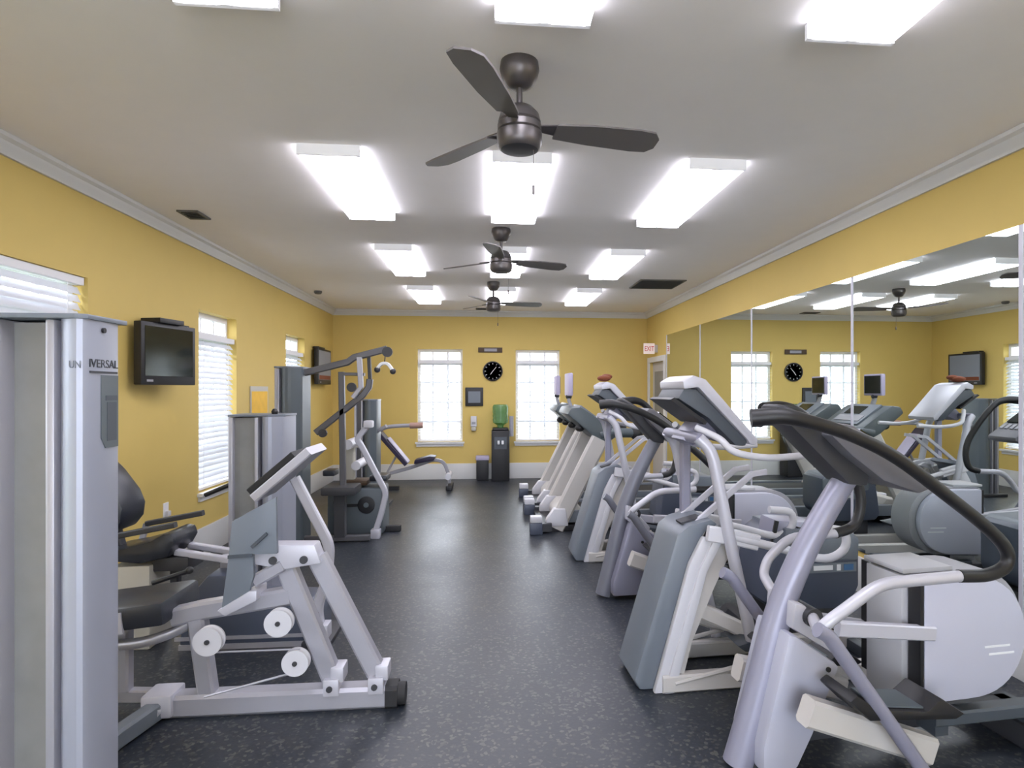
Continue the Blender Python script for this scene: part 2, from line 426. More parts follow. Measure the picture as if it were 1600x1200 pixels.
def make_fan():
    t = thing('ceiling_fan', '', 'fan')
    obj('canopy', MB().lathe([(.03, -.105), (.05, -.095), (.072, -.06), (.08, -.03), (.076, -.0005)]), 'fan_bronze', t)
    obj('downrod', MB().cyl((0, 0, -.19), (0, 0, -.09), .012), 'fan_bronze', t)
    mh = obj('motor_housing', MB().lathe([(.03, -.178), (.055, -.185), (.078, -.21), (.086, -.24), (.080, -.246), (.088, -.252), (.088, -.275), (.081, -.28), (.091, -.286), (.091, -.325), (.084, -.345), (.075, -.352)]), 'fan_bronze', t)
    obj('bottom_cap', MB().lathe([(.074, -.352), (.06, -.357), (.02, -.359)]), 'charcoal', mh)
    for k in range(3):
        a = R(10 + 120 * k)
        M = Matrix.Rotation(a, 4, 'Z') @ Matrix.Translation((0, 0, -.262)) @ Matrix.Rotation(R(-13), 4, 'X')
        out = [(.15, -.045), (.30, -.066), (.50, -.075), (.57, -.068), (.60, -.03), (.60, .03), (.57, .062), (.50, .068), (.30, .06), (.15, .045)]
        b = obj('blade', MB().prism(out, -.004, .004, 'z', M=M), 'fan_blade', t)
        obj('blade_iron', MB().prism([(.085, -.02), (.15, -.032), (.20, -.03), (.20, .03), (.15, .032), (.085, .02)], .004, .01, 'z', M=M), 'fan_bronze', b)
    obj('pull_chain', MB().tube([(.055, -.02, -.352), (.055, -.02, -.50)], .0015, 6).tube([(.055, -.02, -.50), (.055, -.02, -.535)], .006, 8), 'fan_bronze', t)
    return t
fan0 = make_fan(); fan0.location = (.125, 2.50, H); fan0['label'] = 'bronze three-blade ceiling fan nearest the camera'; fan0['group'] = 'bronze ceiling fans'
dup(fan0, (.104, 5.09, H), 12, 'bronze three-blade ceiling fan in the middle of the ceiling row', 'bronze ceiling fans')
dup(fan0, (.062, 7.60, H), -4, 'bronze three-blade ceiling fan farthest from the camera', 'bronze ceiling fans')

def vent(name, label, x0, x1, y0, y1, n, m='vent_grey'):
    t = thing(name, label, 'vent', ((x0 + x1) / 2, (y0 + y1) / 2, H)); w, l = (x1 - x0) / 2, (y1 - y0) / 2
    obj('frame', MB().box(-w, w, -l, -l + .02, -.012, 0).box(-w, w, l - .02, l, -.012, 0).box(-w, -w + .02, -l + .02, l - .02, -.012, 0).box(w - .02, w, -l + .02, l - .02, -.012, 0), m, t)
    s = MB()
    for k in range(n):
        y = -l + .02 + (2 * l - .04) * (k + .5) / n
        s.box(-w + .02, w - .02, -.012, .012, -.0015, .0015, Matrix.Translation((0, y, -.01)) @ Matrix.Rotation(R(30), 4, 'X'))
    obj('louvres', s, m, t); obj('backing', MB().box(-w + .02, w - .02, -l + .02, l - .02, -.002, 0), 'black', t)
vent('return_air_grille', 'large dark square grille in the ceiling at right', 1.80, 2.36, 7.22, 7.84, 14)
vent('ceiling_register', 'small ceiling register above the swivelled television', -2.27, -2.12, 4.78, 5.0, 4)
vent('ceiling_register', 'small dark ceiling register close to the back wall', -.20, .08, 9.98, 10.16, 4)
sm = thing('smoke_detector', 'small round detector on the ceiling in the far left corner', 'detector', (-2.25, 8.5, H))
obj('body', MB().lathe([(.05, -.001), (.052, -.02), (.04, -.038), (.02, -.042)]), 'vent_grey', sm)

# ------------------------------------------------------------------ elliptical trainers (tube post type)
def half_disc(x0, zb, zt, xr, n=22):
    """D outline: flat on the left, round on the right"""
    zc = (zb + zt) / 2; h = (zt - zb) / 2; xs = x0 + (xr - x0) * .42; pts = [(x0, zt), (x0, zb)]
    for k in range(n + 1):
        a = -math.pi / 2 + math.pi * k / n
        pts.append((xs + (xr - xs) * math.cos(a) ** .8 if math.cos(a) > 0 else xs, zc + h * math.sin(a)))
    return pts
def make_elliptical(label, loc, rz, dd=0.0, lean=1.0, tone='lavender', cw=1.0):
    t = thing('elliptical_trainer', label, 'elliptical trainer', loc, rz, 'silver tube-post elliptical trainers')
    L = lambda x, z: x * (lean if z > .2 else 1)
    q = lambda x, z, y: (L(x, z), y, z)
    bf = MB().box(.10, 1.30 + dd, -.035, .035, .085, .15, bev=.008).box(.03, .12, -.05, .05, .0, .15, bev=.008)
    bf.box(1.22 + dd, 1.34 + dd, -.24, .24, .0, .10, bev=.01)
    obj('base_frame', bf, 'charcoal', t)
    obj('rear_rail', MB().bar([(.78 + dd, -.12, .175), (1.38 + dd, -.12, .165)], .07, .055).bar([(.78 + dd, .12, .175), (1.38 + dd, .12, .165)], .07, .055).box(1.24 + dd, 1.32 + dd, -.15, .15, .10, .15).box(.80 + dd, .86 + dd, -.13, .13, .10, .16), 'slate_dark', t)
    post = cat([q(.022, .012, 0), q(.108, .286, 0), q(.195, .582, 0), q(.31, .83, 0), q(.455, 1.056, 0), q(.53, 1.15, 0)], 5)
    obj('post', MB().tube(post, .05, 18, scale=[1.18 - .34 * i / (len(post) - 1) for i in range(len(post))], ry=.052), tone, t)
    cov = [(.06, .03), (.20, .03), (.27, .16), (.345, .33), (.385, .41), (.20, .54), (.17, .55), (.12, .36), (.06, .13)]
    obj('front_cover', MB().prism([(L(x, z) * (cw if x > .1 else 1), z) for x, z in cov], -.12, .12, 'y', bev=.02), 'lavender_shell_lit' if cw == 1 else 'lavender', t)
    top = [(.195, .56), (.40, .43), (.41, .50), (.25, .645), (.205, .66)]
    c2 = obj('cover_cap', MB().prism([(L(x, z), z) for x, z in top], -.10, .10, 'y', bev=.015), 'light_silver', t)
    obj('bolt', MB().cyl((L(.33, .42), -.126, .405), (L(.33, .42), -.118, .405), .010, 10), 'black', c2)
    obj('pivot_sleeve', MB().cyl(q(.27, .605, -.125), q(.27, .605, .125), .036), 'charcoal', t)
    for s in (-1, 1):
        y = .34 * s
        hp = [q(.375, .796, y), q(.175, .680, y), q(.15, .645, y * .95), q(.20, .62, y * .7), q(.27, .605, y * .33)] if s < 0 else [q(.46, .796, y), q(.35, .70, y), q(.32, .64, y * .95), q(.29, .61, y * .6), q(.27, .605, y * .33)]
        main = fil([q(.72, .803, y)] + hp, .06)
        hb = obj('handlebar', MB().tube(main, .021, 12), 'light_silver', t)
        if s < 0: g_ = [(-.09, 1.375, .86), (0, 1.382, .96), (.089, 1.366, 1), (.261, 1.316, 1), (.44, 1.234, 1), (.651, 1.093, 1), (.828, .965, 1), (.905, .885, 1), (.90, .828, 1), (.82, .80, 1), (.70, .803, 1)]
        else: g_ = [(.30, 1.385, .86), (.42, 1.392, .96), (.53, 1.355, 1), (.68, 1.22, 1), (.80, 1.07, 1), (.835, .96, 1), (.82, .87, 1), (.78, .825, 1), (.70, .803, 1)]
        gp = cat([q(x, z, y * k) for x, z, k in g_], 5)
        obj('grip', MB().tube(gp, .0235, 12, scale=[1.35 - .35 * min(1, i / 12) for i in range(len(gp))]), 'black', hb)
        obj('lower_arm', MB().tube(fil([q(.13, .655, y), q(.17, .635, y), (.56 if lean == 1 else .5, y, .11)], .03), .026, 12), tone, t)
        z2 = 0 if s < 0 else -.06
        fa = MB().bar([(.15, y * .72, .33 + z2), (.66, y * .72, .135)], .075, .10)
        obj('foot_arm', fa, 'warm_white', t)
        z3 = 0 if s < 0 else -.04
        pd = [(.25, .40 + z3), (.33, .325 + z3), (.68 + dd * .5, .295 + z3), (.72 + dd * .5, .31 + z3), (.62 + dd * .5, .375 + z3), (.56, .335 + z3), (.36, .36 + z3), (.28, .42 + z3)]
        ya, yb = sorted((y * .52, y * 1.03))
        p_ = obj('pedal', MB().prism(pd, ya, yb, 'y', bev=.008), 'black', t)
        obj('tread_pad', MB().prism([(.37, .362 + z3), (.56, .337 + z3), (.56, .343 + z3), (.37, .368 + z3)], ya + .02, yb - .02, 'y'), 'slate', p_)
        obj('link_arm', MB().bar([(.34, y * .47, .545 - .03 * s), (.76 + dd, y * .47, .475 - .05 * s)], .035, .055), 'light_silver', t)
    D = half_disc(.715 + dd, .255, .735, 1.19 + dd)
    for s in (-1, 1):
        a, b = (-.17, -.115) if s < 0 else (.115, .17)
        cv = obj('drum_cover', MB().prism(D, a, b, 'y', bev=.012), 'shroud_white', t)
        if s < 0:
            for zz, x0 in ((.455, .99), (.425, 1.01)):
                obj('emblem', MB().box(x0 + dd, x0 + .12 + dd, -.1712, -.169, zz - .004, zz + .004), 'label_white', cv)
    D2 = [(.70 + dd, .745), (.70 + dd, .225)] + [(x + .05, .24 + (z - .255) * 1.06) for x, z in half_disc(.715 + dd, .255, .735, 1.19 + dd)[2:]]
    obj('drum_gap', MB().box(.700 + dd, .7155 + dd, -.165, .165, .26, .73), 'black', t)
    db = obj('drum_body', MB().prism(D2, -.112, .112, 'y', bev=.01), 'mid_grey', t)
    obj('drum_front', MB().box(.672 + dd, .70 + dd, -.10, .10, .22, .735, bev=.006).box(.668 + dd, .90 + dd, -.112, .112, .746, .765, bev=.006), 'pale_grey', db)
    br = [(.20, 1.335), (.27, 1.365), (.36, 1.31), (.56, 1.16), (.54, 1.09), (.46, 1.10), (.38, 1.17), (.24, 1.30)]
    obj('console_bracket', MB().prism([(L(x, z), z) for x, z in br], -.075, .075, 'y', bev=.012), 'charcoal', t)
    cs = [(.33, 1.30), (.385, 1.345), (.43, 1.335), (.80, 1.115), (.80, 1.09), (.72, 1.065), (.56, 1.12), (.42, 1.22)]
    co = obj('console', MB().prism([(L(x, z), z) for x, z in cs], -.14, .14, 'y', bev=.012), 'purple_grey', t)
    dx, dz = L(.78, 1.12) - L(.44, 1.33), 1.12 - 1.33; an = math.atan2(dz, dx); ln = math.hypot(dx, dz)
    M = Matrix.Translation((L(.44, 1.33), 0, 1.333)) @ Matrix.Rotation(-an, 4, 'Y')
    obj('display', MB().box(.04, ln * .55, -.11, .11, -.004, .010, M), 'screen', co)
    kp = MB()
    for k in range(5): kp.box(ln * .62, ln * .78, -.12 + k * .05, -.09 + k * .05, -.004, .010, M)
    obj('keypad', kp, 'mid_grey', co)
    hd = MB().tube(fil([q(.30, 1.33, -.10), q(.18, 1.40, -.06), q(.18, 1.40, .10), q(.30, 1.33, .12)], .05), .016, 10)
    obj('reading_rack', hd, 'charcoal', t)
    return t
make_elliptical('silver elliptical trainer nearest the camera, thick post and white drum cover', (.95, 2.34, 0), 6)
make_elliptical('elliptical trainer second in its row, black curved handles, behind the grey fronted cross trainer', (.80, 4.38, 0), 3, dd=.22, lean=.82, tone='plum_grey', cw=1.35)

# ------------------------------------------------------------------ cross trainers (tall slanted front housing)
def make_cross_trainer(label, loc, rz):
    t = thing('cross_trainer', label, 'cross trainer', loc, rz, 'grey and white cross trainers')
    core = [(.0, .05), (.03, .0), (.12, .0), (.31, .62), (.36, .76), (.44, .80), (.40, .83), (.28, .80), (.22, .755)]
    fh = obj('front_housing', MB().prism(core, -.155, .155, 'y', bev=.02), 'slate_light', t)
    obj('housing_slot', MB().box(-.055, .055, -.10, -.02, -.004, .006, Matrix.Translation((.315, 0, .812)) @ Matrix.Rotation(R(-14), 4, 'Y')), 'charcoal', fh)
    obj('emblem', MB().box(-.03, .03, -.07, .07, -.003, .003, Matrix.Translation((.111, .0, .395)) @ Matrix.Rotation(R(-73), 4, 'Y')), 'slate', fh)
    obj('emblem_mark', MB().box(-.006, .006, -.045, .045, -.004, .004, Matrix.Translation((.112, .03, .395)) @ Matrix.Rotation(R(-73), 4, 'Y')), 'label_white', fh)
    for s in (-1, 1):
        y = .19 * s; a, b = sorted((s * .157, s * .195)); a2, b2 = sorted((s * .165, s * .205)); a3, b3 = sorted((s * .158, s * .185))
        sp = [(.09, .0), (.15, .0), (.32, .60), (.40, .735), (.34, .75), (.27, .62)]
        p = obj('side_panel', MB().prism(sp, a, b, 'y', bev=.008), 'off_white', t)
        obj('edge_strip', MB().prism([(.135, .0), (.19, .0), (.355, .58), (.43, .72), (.53, .745), (.47, .775), (.40, .76), (.315, .59)], a2, b2, 'y', bev=.008), 'off_white', p)
        obj('inner_panel', MB().prism([(.19, .02), (.235, .05), (.285, .24), (.40, .50), (.50, .70), (.44, .72), (.36, .58)], a3, b3, 'y'), 'warm_white', p)
        ft = [(.30, y * 1.2, 1.24), (.355, y * 1.3, 1.17), (.39, y * 1.32, 1.03), (.46, y * 1.32, .70), (.575, y * 1.32, .20), (.60, y * 1.32, .08)]
        obj('upright_tube', MB().tube(cat(ft, 5), .029, 14), 'light_silver', t)
        arm = [(.40, y * 1.15, .765), (.515, y * 1.25, .745), (.75, y * 1.3, .685), (.95, y * 1.3, .635), (1.055, y * 1.3, .68), (1.05, y * 1.3, .765), (.92, y * 1.3, .785)]
        ar = obj('swing_arm', MB().tube(cat(arm, 5), .021, 12, scale=None), 'off_white', t)
        obj('arm_knuckle', MB().bar([(.35, y * 1.15, .775), (.50, y * 1.22, .75), (.60, y * 1.25, .725)], .04, .075), 'off_white', ar)
        sr = [(.32, y * .8, 1.285), (.40, y * 1.3, 1.235), (.46, y * 1.5, 1.175), (.63, y * 1.5, 1.145), (.86, y * 1.5, 1.155)]
        obj('side_rail', MB().tube(cat(sr, 5), .017, 12), 'off_white', t)
        obj('pedal_arm', MB().bar([(.27, y * .7, .36 - .05 * s), (.50, y * .7, .26 - .04 * s), (.76, y * .7, .16)], .07, .075), 'warm_white', t)
        pdl = [(.48, .27), (.52, .24), (.82, .20), (.86, .23), (.82, .235), (.54, .285)]
        ya, yb = sorted((y * .55, y * 1.45))
        obj('pedal', MB().prism([(x, z - .03) for x, z in pdl], ya, yb, 'y', bev=.006), 'slate_dark', t)
        obj('base_rail', MB().bar([(.13, y * .95, .045), (1.40, y * .95, .045)], .06, .085).tube([(.19, y * 1.08, .05), (.62, y * 1.08, .13)], .012, 8), 'warm_white', t)
        dg = MB().bar([(.34, y * .5, .80), (.64, y * .5, 1.04), (.72, y * .5, 1.05)], .02, .03)
        obj('brace', dg, 'light_silver', t)
    obj('rear_post', MB().bar([(.365, .12, .78), (.365, .12, 1.22)], .05, .05), 'lavender', t)
    mech = MB().cyl((.62, -.12, .24), (.62, .12, .24), .07, 24).cyl((.62, -.14, .24), (.62, .14, .24), .022).bar([(.62, -.13, .24), (.48, -.13, .36)], .02, .04).bar([(.62, .13, .24), (.76, .13, .14)], .02, .04)
    obj('crank', mech, 'charcoal', t)
    obj('cross_bar', MB().box(1.34, 1.40, -.28, .28, 0, .06, bev=.006), 'slate_dark', t)
    nk = [(.27, 1.22), (.33, 1.19), (.46, 1.24), (.44, 1.33), (.40, 1.36)]
    obj('console_neck', MB().prism(nk, -.09, .09, 'y', bev=.012).tube([(.31, -.24, 1.235), (.31, .24, 1.235)], .028, 12), 'lavender', t)
    back = [(.20, 1.43), (.235, 1.485), (.30, 1.475), (.565, 1.22), (.555, 1.19), (.50, 1.195), (.36, 1.33)]
    co = obj('console', MB().prism([(x + .02, z) for x, z in back], -.165, .165, 'y', bev=.012), 'slate_dark', t)
    cap = [(.225, 1.475), (.22, 1.515), (.275, 1.545), (.34, 1.525), (.615, 1.225), (.605, 1.195), (.57, 1.20), (.555, 1.225), (.30, 1.485)]
    obj('console_cap', MB().prism([(x + .02, z) for x, z in cap], -.18, .18, 'y', bev=.012), 'light_silver', co)
    obj('lower_lip', MB().prism([(.18, 1.425), (.20, 1.435), (.37, 1.315), (.36, 1.30)], -.17, .17, 'y'), 'black', co)
    M = Matrix.Translation((.475, 0, 1.385)) @ Matrix.Rotation(R(47), 4, 'Y')
    obj('display', MB().box(-.15, .03, -.14, .14, -.004, .008, M), 'screen', co)
    # blue-grey drive housing at the rear, on the far side
    rh = [(.88, .26), (.93, .21), (1.32, .20), (1.44, .27), (1.47, .33), (1.47, .62), (1.42, .64), (1.0, .665), (.93, .62), (.90, .42)]
    hs = obj('drive_housing', MB().prism(rh, .22, .62, 'y', bev=.03), 'navy_slate', t)
    obj('top_shell', MB().prism([(1.0, .50), (1.46, .48), (1.465, .61), (1.40, .655), (1.0, .68)], .212, .628, 'y', bev=.02), 'slate_light', hs)
    obj('label_strip', MB().box(1.14, 1.44, .208, .213, .42, .475), 'slate_light', hs)
    obj('label_block', MB().box(1.17, 1.29, .2055, .209, .435, .462).box(1.315, 1.34, .2055, .209, .43, .465), 'label_white', hs)
    obj('label_patch', MB().box(1.36, 1.42, .2055, .209, .43, .465), 'label_blue', hs)
    obj('step_box', MB().prism([(.93, .50), (.97, .72), (1.22, .70), (1.20, .48)], .25, .45, 'y', bev=.012), 'lavender', hs)
    obj('strap', MB().bar([(.925, .245, .54), (.965, .245, .72)], .02, .022).bar([(1.07, .245, .52), (1.10, .245, .68)], .02, .022), 'black', hs)
    obj('floor_stand', MB().box(.98, 1.42, .26, .58, 0, .215, bev=.02), 'charcoal', hs)
    return t
b0 = make_cross_trainer('grey fronted cross trainer with white edges, second machine from the camera at right', (.70, 3.13, 0), 3)
dup(b0, (.72, 5.44, 0), 1, 'grey fronted cross trainer with white edges standing just before the treadmills', 'grey and white cross trainers')
tw = obj('cloth', MB().ellip((0, 0, .03), .06, .07, .028).ellip((.03, .03, .045), .05, .05, .025), 'rust_cloth'); tw.location = (1.015, 5.40, 1.546)
tag(tw, 'small rust brown bundle on top of the far cross trainer console', 'cloth')

# ------------------------------------------------------------------ treadmills
def make_treadmill(label, loc):
    t = thing('treadmill', label, 'treadmill', loc, 0, 'white upright treadmills')
    obj('deck', MB().box(.10, 1.70, -.30, .30, .10, .17, bev=.01), 'slate_dark', t)
    for s in (-1, 1):
        a, b = sorted((s * .30, s * .38))
        obj('side_rail', MB().box(.10, 1.75, a, b, .08, .20, bev=.012), 'slate_light', t)
        obj('rear_foot', MB().box(1.55, 1.72, a, b, 0, .08, bev=.005), 'black', t)
    obj('belt', MB().box(.12, 1.68, -.26, .26, .165, .182, bev=.004), 'rubber', t)
    hood = [(.0, .06), (.0, .16), (.08, .25), (.24, .26), (.30, .20), (.30, .06)]
    obj('motor_hood', MB().prism(hood, -.31, .31, 'y', bev=.03), 'warm_white', t)
    obj('front_base', MB().box(-.17, .34, -.42, .42, 0.0, .062, bev=.01), 'black', t)
    for s in (-1, 1):
        y = .395 * s
        u = obj('upright', MB().bar([(.0, y, .03), (.235, y, .50), (.47, y, .96)], .075, .185, c=.3), 'warm_white', t)
        obj('upright_boot', MB().prism([(-.11, .06), (-.10, .13), (-.02, .24), (.10, .24), (.13, .06)], y - .055, y + .055, 'y', bev=.015), 'off_white', t)
        ft = obj('front_foot', MB().box(-.28, -.15, y + s * .06, y + s * .17, 0, .12, bev=.012), 'navy_slate', t)
        obj('foot_cap', MB().box(-.275, -.155, y + s * .062, y + s * .168, .12, .185, bev=.012), 'off_white', ft)
        obj('foot_bracket', MB().box(-.155, -.05, y + s * .03, y + s * .12, .02, .10), 'charcoal', ft)
        hr = obj('handrail', MB().tube(cat([(.47, y, 1.0), (.60, y, 1.02), (.86, y, 1.02)], 4), .05, 14), 'console_teal', t)
        obj('rail_end', MB().ellip((.86, y, 1.02), .075, .06, .075), 'black', hr)
    con = [(.12, 1.22), (.16, 1.29), (.26, 1.30), (.40, 1.21), (.62, 1.05), (.64, .98), (.56, .925), (.47, .93), (.36, 1.02)]
    co = obj('console', MB().prism(con, -.43, .43, 'y', bev=.025), 'console_teal', t)
    M = Matrix.Translation((.40, 0, 1.212)) @ Matrix.Rotation(R(36), 4, 'Y')
    obj('console_face', MB().box(-.15, .22, -.28, .28, -.01, .014, M, bev=.005), 'slate_light', co)
    obj('display', MB().box(-.10, .04, -.10, .20, .012, .02, M), 'screen', co)
    obj('keypad', MB().box(.07, .17, -.24, .24, .012, .02, M), 'mid_grey', co)
    for s in (-1, 1): obj('rear_knob', MB().ellip((.27, .30 * s, 1.07), .05, .06, .04), 'black', co)
    st = obj('screen_stalk', MB().bar([(.22, 0, 1.28), (.19, 0, 1.36), (.19, 0, 1.46)], .06, .035), 'mid_grey', t)
    obj('screen_knuckle', MB().ellip((.19, 0, 1.40), .035, .04, .03), 'charcoal', st)
    tvs = obj('screen_shell', MB().box(.165, .215, -.17, .17, 1.41, 1.66, bev=.012), 'lilac_plastic', t)
    obj('screen_glass', MB().box(.2145, .219, -.15, .15, 1.435, 1.64), 'screen', tvs)
    return t
t0 = make_treadmill('white treadmill with slanted uprights, nearer of the two, dark console on top', (.70, 6.85, 0))
dup(t0, (.70, 8.05, 0), 0, 'white treadmill with slanted uprights, farther of the two, near the back wall', 'white upright treadmills')

# ------------------------------------------------------------------ weight towers
def tower_parts(t, x0, x1, y0, y1, h, split=.52, face='tower_face', col='tower_grey'):
    """sheet panel with ribs at left, rounded column at right, lid on top; coordinates local to t"""
    w = x1 - x0; xm = x0 + w * split; base = .0
    obj('stack_panel', MB().box(x0 + .012, xm - .02, y0 + .05, y1 - .03, base, h - .012), face, t)
    rb = MB()
    for a, b in ((x0, x0 + .05 * w + .012), (xm - .11 * w, xm - .045 * w)): rb.box(a, b, y0 + .012, y1, base, h - .008, bev=.006)
    obj('edge_rib', rb, 'silver', t)
    r = x1 - xm
    pts = [(xm - .035 * w, y0 + .10), (xm, y0 + .045), (xm + .12 * r, y0 + .018), (xm + .26 * r, y0 + .004), (xm + .40 * r, y0), (xm + .56 * r, y0 + .006), (xm + .80 * r, y0 + .03), (xm + .95 * r, y0 + .055), (x1, y0 + .085), (x1, y1), (xm - .035 * w, y1)]
    c = obj('column', MB().prism(pts, base, h - .004, 'z', bev=0), col, t, angle=16)
    lid = [(x0 - .004, y0 + .012), (xm, y0 + .02), (xm + .4 * r, y0 - .008), (x1 + .006, y0 + .08), (x1 + .006, y1 + .006), (x0 - .004, y1 + .006)]
    obj('lid', MB().prism(lid, h - .004, h + .012, 'z', bev=.003), 'slate_light', t)
    return c, xm, r

# nearest machine: tower, floor rail, swinging legs, pulleys and seat shield
P0 = (-1.0, 2.92, 0)
t = thing('leg_machine', 'silver weight machine with tall tower, slanted legs and white pulleys, nearest at left', 'weight machine', P0)
def l(x, y, z): return (x - P0[0], y - P0[1], z)
tx = lambda x: x - P0[0]
ty = lambda y: y - P0[1]
obj('stack_panel', MB().box(tx(-1.62), tx(-1.20), ty(1.92), ty(2.05), 0, 1.665), 'tower_face', t)
rb = MB()
for a, b in ((-1.395, -1.352), (-1.236, -1.212)): rb.box(tx(a), tx(b), ty(1.868), ty(2.05), 0, 1.67, bev=.006)
obj('edge_rib', rb, 'silver', t)
c = obj('column', MB().prism([(tx(x), ty(y)) for x, y in [(-1.212, 1.905), (-1.205, 1.885), (-1.19, 1.872), (-1.17, 1.864), (-1.15, 1.862), (-1.137, 1.868), (-1.131, 1.878), (-1.128, 1.95), (-1.130, 2.02), (-1.145, 2.05), (-1.212, 2.05)]], 0, 1.672, 'z'), 'tower_grey', t, angle=30)
obj('lid', MB().prism([(tx(x), ty(y)) for x, y in [(-1.63, 1.875), (-1.40, 1.86), (-1.15, 1.855), (-1.124, 1.872), (-1.120, 2.056), (-1.63, 2.056)]], 1.672, 1.686, 'z', bev=.003), 'slate_light', t)
side = lambda y, z: Matrix.Translation((tx(-1.1285), ty(y), z)) @ Matrix.Rotation(R(90), 4, 'Z') @ Matrix.Rotation(R(90), 4, 'X')
text('wordmark', 'IVERSAL', .034, side(1.951, 1.547), 'ink', c, width=.135)
text('wordmark', 'UN', .030, Matrix.Translation((tx(-1.154), ty(1.862), 1.542)) @ Matrix.Rotation(R(90), 4, 'X'), 'slate_light', c, width=.03)
obj('underline', MB().box(tx(-1.1295), tx(-1.1265), ty(1.885), ty(2.015), 1.520, 1.526), 'ink', c)
obj('placard', MB().prism([(ty(1.935), 1.515), (ty(1.935), 1.33), (ty(1.955), 1.30), (ty(2.018), 1.30), (ty(2.018), 1.515)], tx(-1.1295), tx(-1.1262), 'x'), 'slate', c)
obj('placard_print', MB().box(tx(-1.1262), tx(-1.1252), ty(1.962), ty(2.008), 1.32, 1.435).box(tx(-1.1262), tx(-1.1250), ty(1.955), ty(2.012), 1.44, 1.455), 'slate_dark', c)
obj('bolt', MB().cyl((tx(-1.14), ty(1.945), 1.646), (tx(-1.122), ty(1.945), 1.646), .008, 10), 'black', c)
AX = 2.97
rail = obj('floor_rail', MB().bar([l(-1.50, AX, .05), l(-.475, AX, .05)], .10, .10), 'silver', t)
obj('end_cap', MB().bar([l(-.475, AX, .05), l(-.42, AX, .05)], .108, .104).cyl(l(-.425, AX, .05), l(-.385, AX, .05), .05), 'rubber', rail)
obj('floor_brace', MB().bar([l(-1.47, AX - .03, .045), l(-1.52, 2.70, .045), l(-1.56, 2.25, .045), l(-1.50, 2.1, .045)], .08, .07, up=(0, 0, 1)), 'slate_light', t)
obj('cross_rail', MB().bar([l(-1.50, AX + .04, .07), l(-1.95, AX + .10, .07)], .05, .06), 'silver', t)
obj('rail_joint', MB().box(-1.53 - P0[0], -1.40 - P0[0], AX - .07 - P0[1], AX + .07 - P0[1], .015, .115, bev=.012).cyl(l(-1.46, AX - .09, .05), l(-1.46, AX + .09, .05), .02), 'light_silver', t)
obj('support_post', MB().bar([l(-1.32, AX, .455), l(-1.27, AX, .09)], .07, .075), 'silver', t)
obj('seat_beam', MB().bar([l(-1.42, AX, .445), l(-1.30, AX, .47), l(-.905, AX, .525)], .075, .08), 'silver', t)
for a, b in (((-.935, .68), (-.72, .135)), ((-.79, .70), (-.52, .155))):
    lg = obj('swing_leg', MB().bar([l(a[0], AX, a[1]), l(b[0], AX, b[1])], .07, .085), 'silver', t)
    hb = MB().box(b[0] - .03 - P0[0], b[0] + .04 - P0[0], AX - .062 - P0[1], AX + .062 - P0[1], .075, .15, bev=.006).box(b[0] + .0 - P0[0], b[0] + .06 - P0[0], AX - .05 - P0[1], AX + .05 - P0[1], .13, .20, bev=.01)
    hg = obj('hinge_bracket', hb, 'light_silver', lg)
    obj('bolt', MB().cyl(l(b[0], AX - .07, .11), l(b[0], AX + .07, .11), .014, 10), 'charcoal', hg)
tb = obj('top_box', MB().prism([(-1.06 - P0[0], .77), (-.79 - P0[0], .765), (-.76 - P0[0], .68), (-.93 - P0[0], .655), (-1.06 - P0[0], .685)], AX - .05 - P0[1], AX + .05 - P0[1], 'y', bev=.008), 'light_silver', t)
for x in (-.97, -.835): obj('bolt', MB().cyl(l(x, AX - .06, .70), l(x, AX + .06, .70), .018, 12), 'charcoal', tb)
obj('link_bar', MB().bar([l(-1.055, AX - .03, .605), l(-.93, AX - .03, .675)], .05, .055), 'silver', t)
sh = [(-1.14, .885), (-.95, .99), (-.945, .735), (-1.05, .735), (-1.045, .64), (-1.085, .50), (-1.185, .49), (-1.155, .72)]
sd = obj('shield_plate', MB().prism([(x - P0[0], z) for x, z in sh], AX - .075 - P0[1], AX - .05 - P0[1], 'y', bev=.004), 'slate_light', t)
obj('shield_fold', MB().prism([(x - P0[0], z) for x, z in [(-1.155, .735), (-1.05, .74), (-1.05, .725), (-1.155, .72)]], AX - .082 - P0[1], AX - .075 - P0[1], 'y').bar([l(-1.05, AX - .085, .77), l(-.985, AX - .085, .83)], .012, .014), 'slate_dark', sd)
obj('foot_bracket', MB().prism([(x - P0[0], z) for x, z in [(-1.20, .49), (-1.165, .465), (-1.03, .53), (-1.03, .575), (-1.06, .575)]], AX - .085 - P0[1], AX + .05 - P0[1], 'y', bev=.006), 'light_silver', t)
for x, z, r in ((-1.229, .364, .062), (-.93, .434, .06), (-.857, .254, .058)):
    p = obj('pulley', MB().lathe([(r, -.022), (r, -.012), (r - .012, -.004), (r - .012, .004), (r, .012), (r, .022)], M=Matrix.Translation(l(x, AX - .09, z)) @ Matrix.Rotation(R(90), 4, 'X'), seg=32), 'off_white', t)
    obj('axle', MB().cyl(l(x, AX - .118, z), l(x, AX, z), .011, 12), 'charcoal', p)
obj('cable', MB().tube([l(-1.25, AX - .09, .115), l(-.87, AX - .09, .205)], .005, 6).tube([l(-1.21, AX - .09, .31), l(-.84, AX - .09, .31)], .004, 6), 'silver', t)
Mseat = Matrix.Translation(l(-1.62, 3.02, .475)) @ Matrix.Rotation(R(-6), 4, 'Y')
sp = obj('seat_pad', MB().box(-.24, .21, -.17, .19, -.055, .05, Mseat, bev=.022), 'vinyl_black', t)
obj('pad_clip', MB().box(.02, .045, -.178, -.165, -.06, .03, Mseat), 'light_silver', sp)
obj('adjust_lever', MB().tube([l(-1.58, 3.10, .56), l(-1.44, 3.14, .60)], .012, 8).ellip(l(-1.43, 3.14, .605), .018, .018, .018), 'black', sp)
